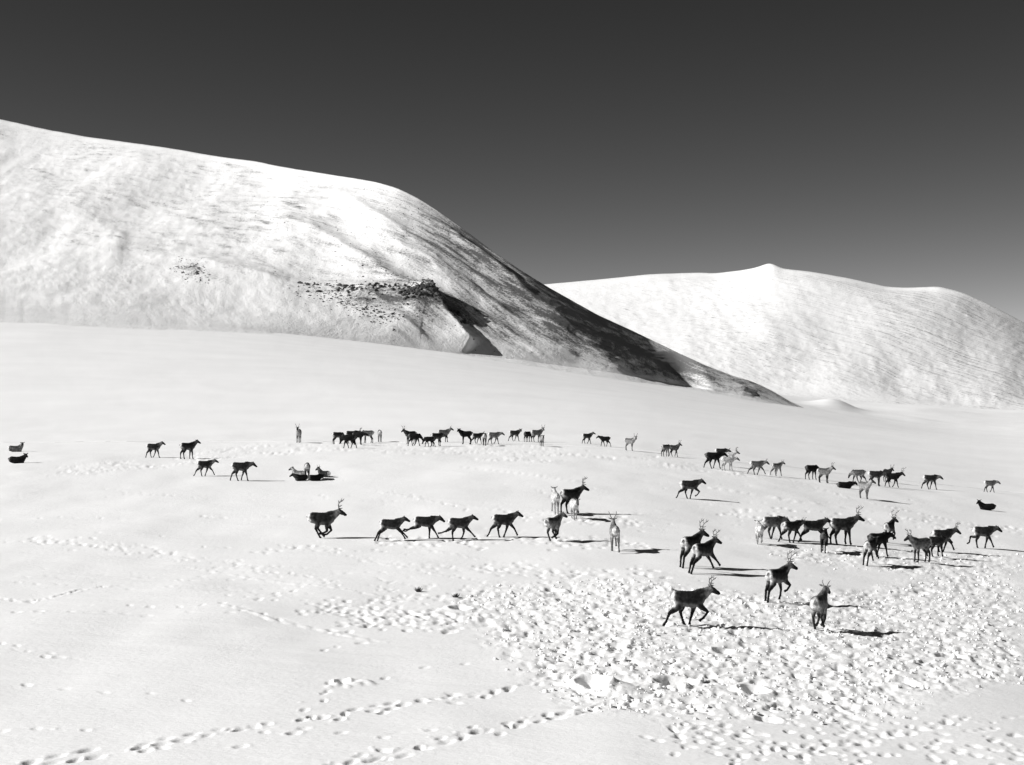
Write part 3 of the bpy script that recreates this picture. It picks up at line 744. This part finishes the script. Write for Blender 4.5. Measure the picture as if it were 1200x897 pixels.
# X, Y of the feet in the photo, heading (0 right, 90 away), pose, neck angle, head turn, coat, antlers 0-3, size, label
HERD = [
 (18, 531, 0, 'lie', 62, -80, 'grey', 0, 1.0, "grey reindeer lying at the far left edge, behind the dark lying one"),
 (20, 544, 0, 'lie', 52, -50, 'black', 0, 1.0, "dark reindeer lying at the far left edge, in front of the grey one"),
 (180, 536, 0, 'walk2', 42, -10, 'neck', 0, .92, "pale-necked reindeer walking right, leftmost of those on their feet"),
 (220, 537, 28, 'stand2', 50, -40, 'dark', 0, 1.02, "dark reindeer standing head up, right behind the leftmost walking one"),
 (240, 559, 12, 'trot2', 34, 0, 'neck', 0, .86, "pale-necked reindeer trotting, left one of the pair below the leftmost two"),
 (282, 564, 0, 'walk', 12, 0, 'dark', 0, 1.0, "dark reindeer striding with lowered head, right one of the pair at left"),
 (350, 520, -90, 'stand', 58, 0, 'pale', 2, 1.05, "lone antlered reindeer facing the camera at the far left of the back row"),
 (396, 521, 20, 'stand', -50, 0, 'neck', 0, .95, "pale-rumped reindeer at the left end of the dense back-row cluster"),
 (409, 526, 178, 'walk', -52, 0, 'black', 0, 1.0, "black reindeer grazing leftward in front of the dense back-row cluster"),
 (412, 520, 15, 'stand2', 10, 0, 'dark', 2, 1.0, "dark antlered reindeer in the middle of the dense back-row cluster"),
 (420, 522, -20, 'stand', 0, 20, 'black', 0, .95, "black reindeer half hidden behind the leftward grazer of the dense cluster"),
 (431, 519, 172, 'stand2', -20, 0, 'grey', 1, 1.0, "grey-bellied reindeer facing left at the right side of the dense cluster"),
 (445, 518, 100, 'stand', -20, 0, 'pale', 0, .95, "pale reindeer seen from behind at the right end of the dense cluster"),
 (481, 520, 205, 'stand', 58, 20, 'dark', 2, 1.0, "antlered reindeer with raised head at the left of the back-row middle bunch"),
 (486, 523, -5, 'walk2', -48, 0, 'black', 0, .95, "black reindeer with head to the snow below the antlered one of the middle bunch"),
 (503, 524, 180, 'walk', -55, 0, 'black', 0, .8, "small black reindeer grazing leftward in the back-row middle bunch"),
 (512, 523, 25, 'stand', -10, 0, 'dark', 0, 1.0, "dark reindeer standing over the small grazer in the back-row middle bunch"),
 (520, 518, 8, 'stand2', 52, -20, 'grey', 1, 1.0, "grey-necked reindeer with raised head at the right end of the middle bunch"),
 (546, 521, 184, 'stand', 55, 60, 'black', 0, 1.02, "black reindeer facing left and looking out, just right of the middle bunch"),
 (559, 520, 15, 'walk', 20, 0, 'dark', 1, .85, "smaller dark reindeer behind the black one that looks out"),
 (568, 522, 85, 'stand', 10, 0, 'grey', 0, .9, "reindeer seen from behind beside the grey one in the back row"),
 (579, 521, 0, 'walk2', 14, 0, 'grey', 0, .95, "light grey reindeer walking right in the back row, last of its bunch"),
 (603, 517, 0, 'walk', 48, -75, 'dark', 0, .92, "dark reindeer looking at the camera, left of the three at back centre"),
 (618, 518, 55, 'stand', -45, 0, 'black', 0, .88, "black reindeer with head down between the two that look at the camera"),
 (629, 518, 10, 'stand2', 58, -80, 'grey', 2, 1.0, "antlered reindeer looking at the camera, right of the three at back centre"),
 (635, 523, -80, 'stand', 20, 0, 'pale', 0, .85, "pale reindeer facing the camera in front of the antlered one at back centre"),
 (688, 521, 10, 'walk2', 46, 0, 'neck', 0, .88, "pale-necked dark reindeer facing right, first of a spaced-out line of three"),
 (709, 524, 176, 'walk', 28, 0, 'black', 0, .85, "small black reindeer walking left between two facing the other way"),
 (738, 529, -35, 'stand2', 52, -45, 'pale', 2, .98, "pale reindeer with dark antlered head, last of the spaced-out line of three"),
 (780, 536, 40, 'stand', -30, 0, 'grey', 0, .9, "grey reindeer with head down beside an upright dark-necked one"),
 (790, 536, -40, 'walk', 56, 0, 'dark', 2, .9, "upright dark-necked reindeer beside the grey one with its head down"),
 (836, 549, 0, 'walk', 14, 0, 'black', 0, 1.12, "big black reindeer striding right, left of the white one"),
 (845, 541, 0, 'walk2', 0, 0, 'dark', 1, .95, "dark reindeer half hidden behind the big black striding one"),
 (853, 547, -20, 'stand', 42, 0, 'white', 2, 1.0, "white antlered reindeer just right of the big black striding one"),
 (853, 552, 0, 'stand2', 6, 0, 'white', 0, .9, "whitish reindeer with lowered dark muzzle in front of the white antlered one"),
 (808, 584, 0, 'trot', 30, 0, 'dark', 0, 1.0, "lone dark reindeer trotting right across empty snow, right of centre"),
 (887, 556, 0, 'trot2', 20, 0, 'grey', 1, .95, "grey reindeer trotting right behind the white pair"),
 (910, 557, 30, 'walk', 40, 0, 'pale', 1, .88, "pale reindeer stepping right, just ahead of the grey trotting one"),
 (951, 561, 20, 'stand2', -30, 0, 'black', 0, .98, "black reindeer with head down beside a pale antlered one, right back row"),
 (966, 565, -40, 'stand', 48, 0, 'grey', 2, .98, "antlered greyish reindeer facing the camera beside the black one, right back row"),
 (990, 571, 0, 'lie', 15, -20, 'black', 0, 1.0, "black reindeer lying curled low in the right back row"),
 (1006, 566, 176, 'walk', -40, 0, 'grey', 0, .95, "grey reindeer grazing leftward above the lying one, right back row"),
 (1013, 584, -60, 'stand2', 48, 20, 'pale', 0, 1.0, "pale reindeer facing the camera with a long thin shadow, right back row"),
 (1026, 570, -6, 'stand', -5, 0, 'dark', 0, 1.02, "dark reindeer with raised tail end, second behind the wide-antlered one"),
 (1040, 565, -70, 'stand', 45, 0, 'black', 2, .95, "black reindeer facing the camera behind the wide-antlered one"),
 (1046, 571, -12, 'walk2', 30, -30, 'black', 3, 1.0, "wide-antlered black reindeer facing right in the right back row"),
 (1090, 573, 0, 'walk', 4, 0, 'neck', 0, 1.05, "dark reindeer with pale neck walking right alone, ahead of the right back row"),
 (1160, 578, 0, 'walk2', 6, 0, 'grey', 0, .9, "grey-backed reindeer walking right near the right edge, above the lying one"),
 (1157, 597, 180, 'lie', 58, 40, 'black', 0, .98, "black reindeer lying alone with head up near the right edge"),
 (350, 559, 150, 'lie', 62, 20, 'pale', 0, .85, "pale reindeer lying with raised head, rearmost of the resting bunch"),
 (353, 563, 215, 'lie', 35, 0, 'dark', 0, .8, "dark-headed reindeer lying and facing left at the left of the resting bunch"),
 (360, 562, 95, 'stand', -40, 0, 'grey', 1, .9, "grey reindeer on its feet seen from behind amid the resting bunch"),
 (369, 563, 35, 'lie', 14, 60, 'black', 0, .8, "black reindeer lying at the front of the resting bunch"),
 (380, 559, 145, 'lie', 62, 0, 'dark', 1, .85, "dark reindeer lying with head up at the right of the resting bunch"),
 (377, 629, 4, 'gather', 34, 0, 'neck', 3, 1.12, "large-antlered bull galloping with bunched legs, last of the running file"),
 (458, 632, 0, 'extend', 40, 0, 'dark', 0, .87, "reindeer galloping at full stretch, directly ahead of the antlered bull"),
 (498, 630, 0, 'kick', 16, 0, 'dark', 0, .9, "running reindeer with low head and hind legs flung back, third in the file"),
 (538, 632, 0, 'reach', 44, 0, 'dark', 0, .88, "running reindeer reaching out a foreleg, fourth from the left in the file"),
 (590, 629, 4, 'trot2', 44, -20, 'dark', 0, .93, "reindeer trotting on straight legs at the head of the left running file"),
 (648, 634, 52, 'gather', 48, -20, 'grey', 0, 1.0, "pale-legged reindeer running away to the right of the file's leader"),
 (720, 645, 92, 'trot', 56, 0, 'pale', 2, 1.02, "lone antlered reindeer running straight away, pale rump showing, in open centre"),
 (651, 603, 95, 'trot2', 58, 10, 'white', 0, .98, "whitish reindeer seen from behind, left of the centre antlered bull"),
 (669, 602, 30, 'stand2', 44, -25, 'dark', 3, 1.08, "dark antlered bull at centre between a whitish and a small pale one"),
 (673, 609, -80, 'walk', 20, 0, 'white', 0, .9, "small pale reindeer in front of the centre antlered bull"),
 (810, 664, 48, 'lope', 54, -30, 'dark', 3, 1.08, "large-antlered bull running away, left of the two overlapping at right centre"),
 (824, 671, 42, 'extend', 50, -20, 'dark', 2, 1.04, "reindeer springing away right, in front of the overlapping antlered bull"),
 (807, 733, 6, 'trot', 36, 0, 'neck', 2, 1.0, "pale-chested reindeer trotting right, largest and nearest on the trampled snow"),
 (911, 704, 42, 'lope', 52, -30, 'neck', 3, 1.0, "antlered reindeer bounding away right, between the nearest two on trampled snow"),
 (960, 739, 62, 'gather', 50, -10, 'grey', 1, 1.05, "greyish reindeer seen from behind, lowest one on the trampled snow"),
 (905, 631, 16, 'walk', 8, 0, 'grey', 0, 1.05, "light grey reindeer with lowered neck at the left of the right-hand group"),
 (890, 637, 88, 'gather', 30, 0, 'white', 0, 1.0, "white-rumped reindeer seen from behind at the left end of right-hand group"),
 (928, 635, 24, 'trot2', 22, 0, 'dark', 1, 1.0, "dark reindeer with pale rump, second from the left in the right-hand group"),
 (953, 636, 8, 'extend', 34, 0, 'dark', 0, 1.05, "long dark reindeer stretching out behind the tall-antlered bull"),
 (966, 646, 72, 'lope', 30, 0, 'black', 0, .92, "small black reindeer running away in front of the tall-antlered bull"),
 (987, 639, 4, 'stand2', 34, 0, 'dark', 3, 1.22, "heavy dark bull with tall antlers facing right in the right-hand group"),
 (1042, 636, 56, 'trot', 58, -30, 'dark', 3, 1.05, "tall-antlered reindeer at the top right of the right-hand group, head high"),
 (1029, 653, 20, 'walk', 10, 0, 'black', 0, 1.05, "black reindeer just below the tall-antlered one with high head"),
 (1020, 662, 58, 'extend', 30, 0, 'dark', 0, 1.05, "pale-legged reindeer running away at the lower middle of the right-hand group"),
 (1079, 660, 202, 'stand', 44, 0, 'grey', 2, 1.05, "grey antlered reindeer standing and facing left against the running others"),
 (1097, 653, 10, 'stand2', -5, 0, 'dark', 0, .92, "dark reindeer half hidden behind the grey one that faces left"),
 (1104, 646, 8, 'trot2', 26, -10, 'dark', 2, 1.08, "dark antlered reindeer running right, second from the right edge group end"),
 (1152, 643, 0, 'kick1', 14, 0, 'dark', 0, 1.08, "reindeer striding right with a hind leg raised, rightmost of right-hand group"),
]
for X, Y, yaw, pose, neck, hyaw, coat, antl, size, label in HERD:
    x, y = pix(X, Y)
    if X > 880 and 625 < Y < 665: size *= 0.93
    me, ants = make_reindeer(pose, (neck if neck < 30 or pose == 'lie' else 30 + (neck - 30) * 0.7) + random.uniform(-4, 4), hyaw, coat, antl, 0.023 if y < 85 else 0.031)
    o = link("reindeer", None, label=label, category="reindeer", group="reindeer scattered over the snow")
    o.empty_display_size = 0.3
    link("body", me).parent = o
    sink = 0.06 if pose == 'lie' else 0.04
    o.location = (x, y, float(ground_z(x, y)[0]) - sink)
    o.rotation_euler = (0, 0, rad(yaw)); o.scale = (size, size, size)
    for a in ants:
        c = link("antler", a); c.parent = o
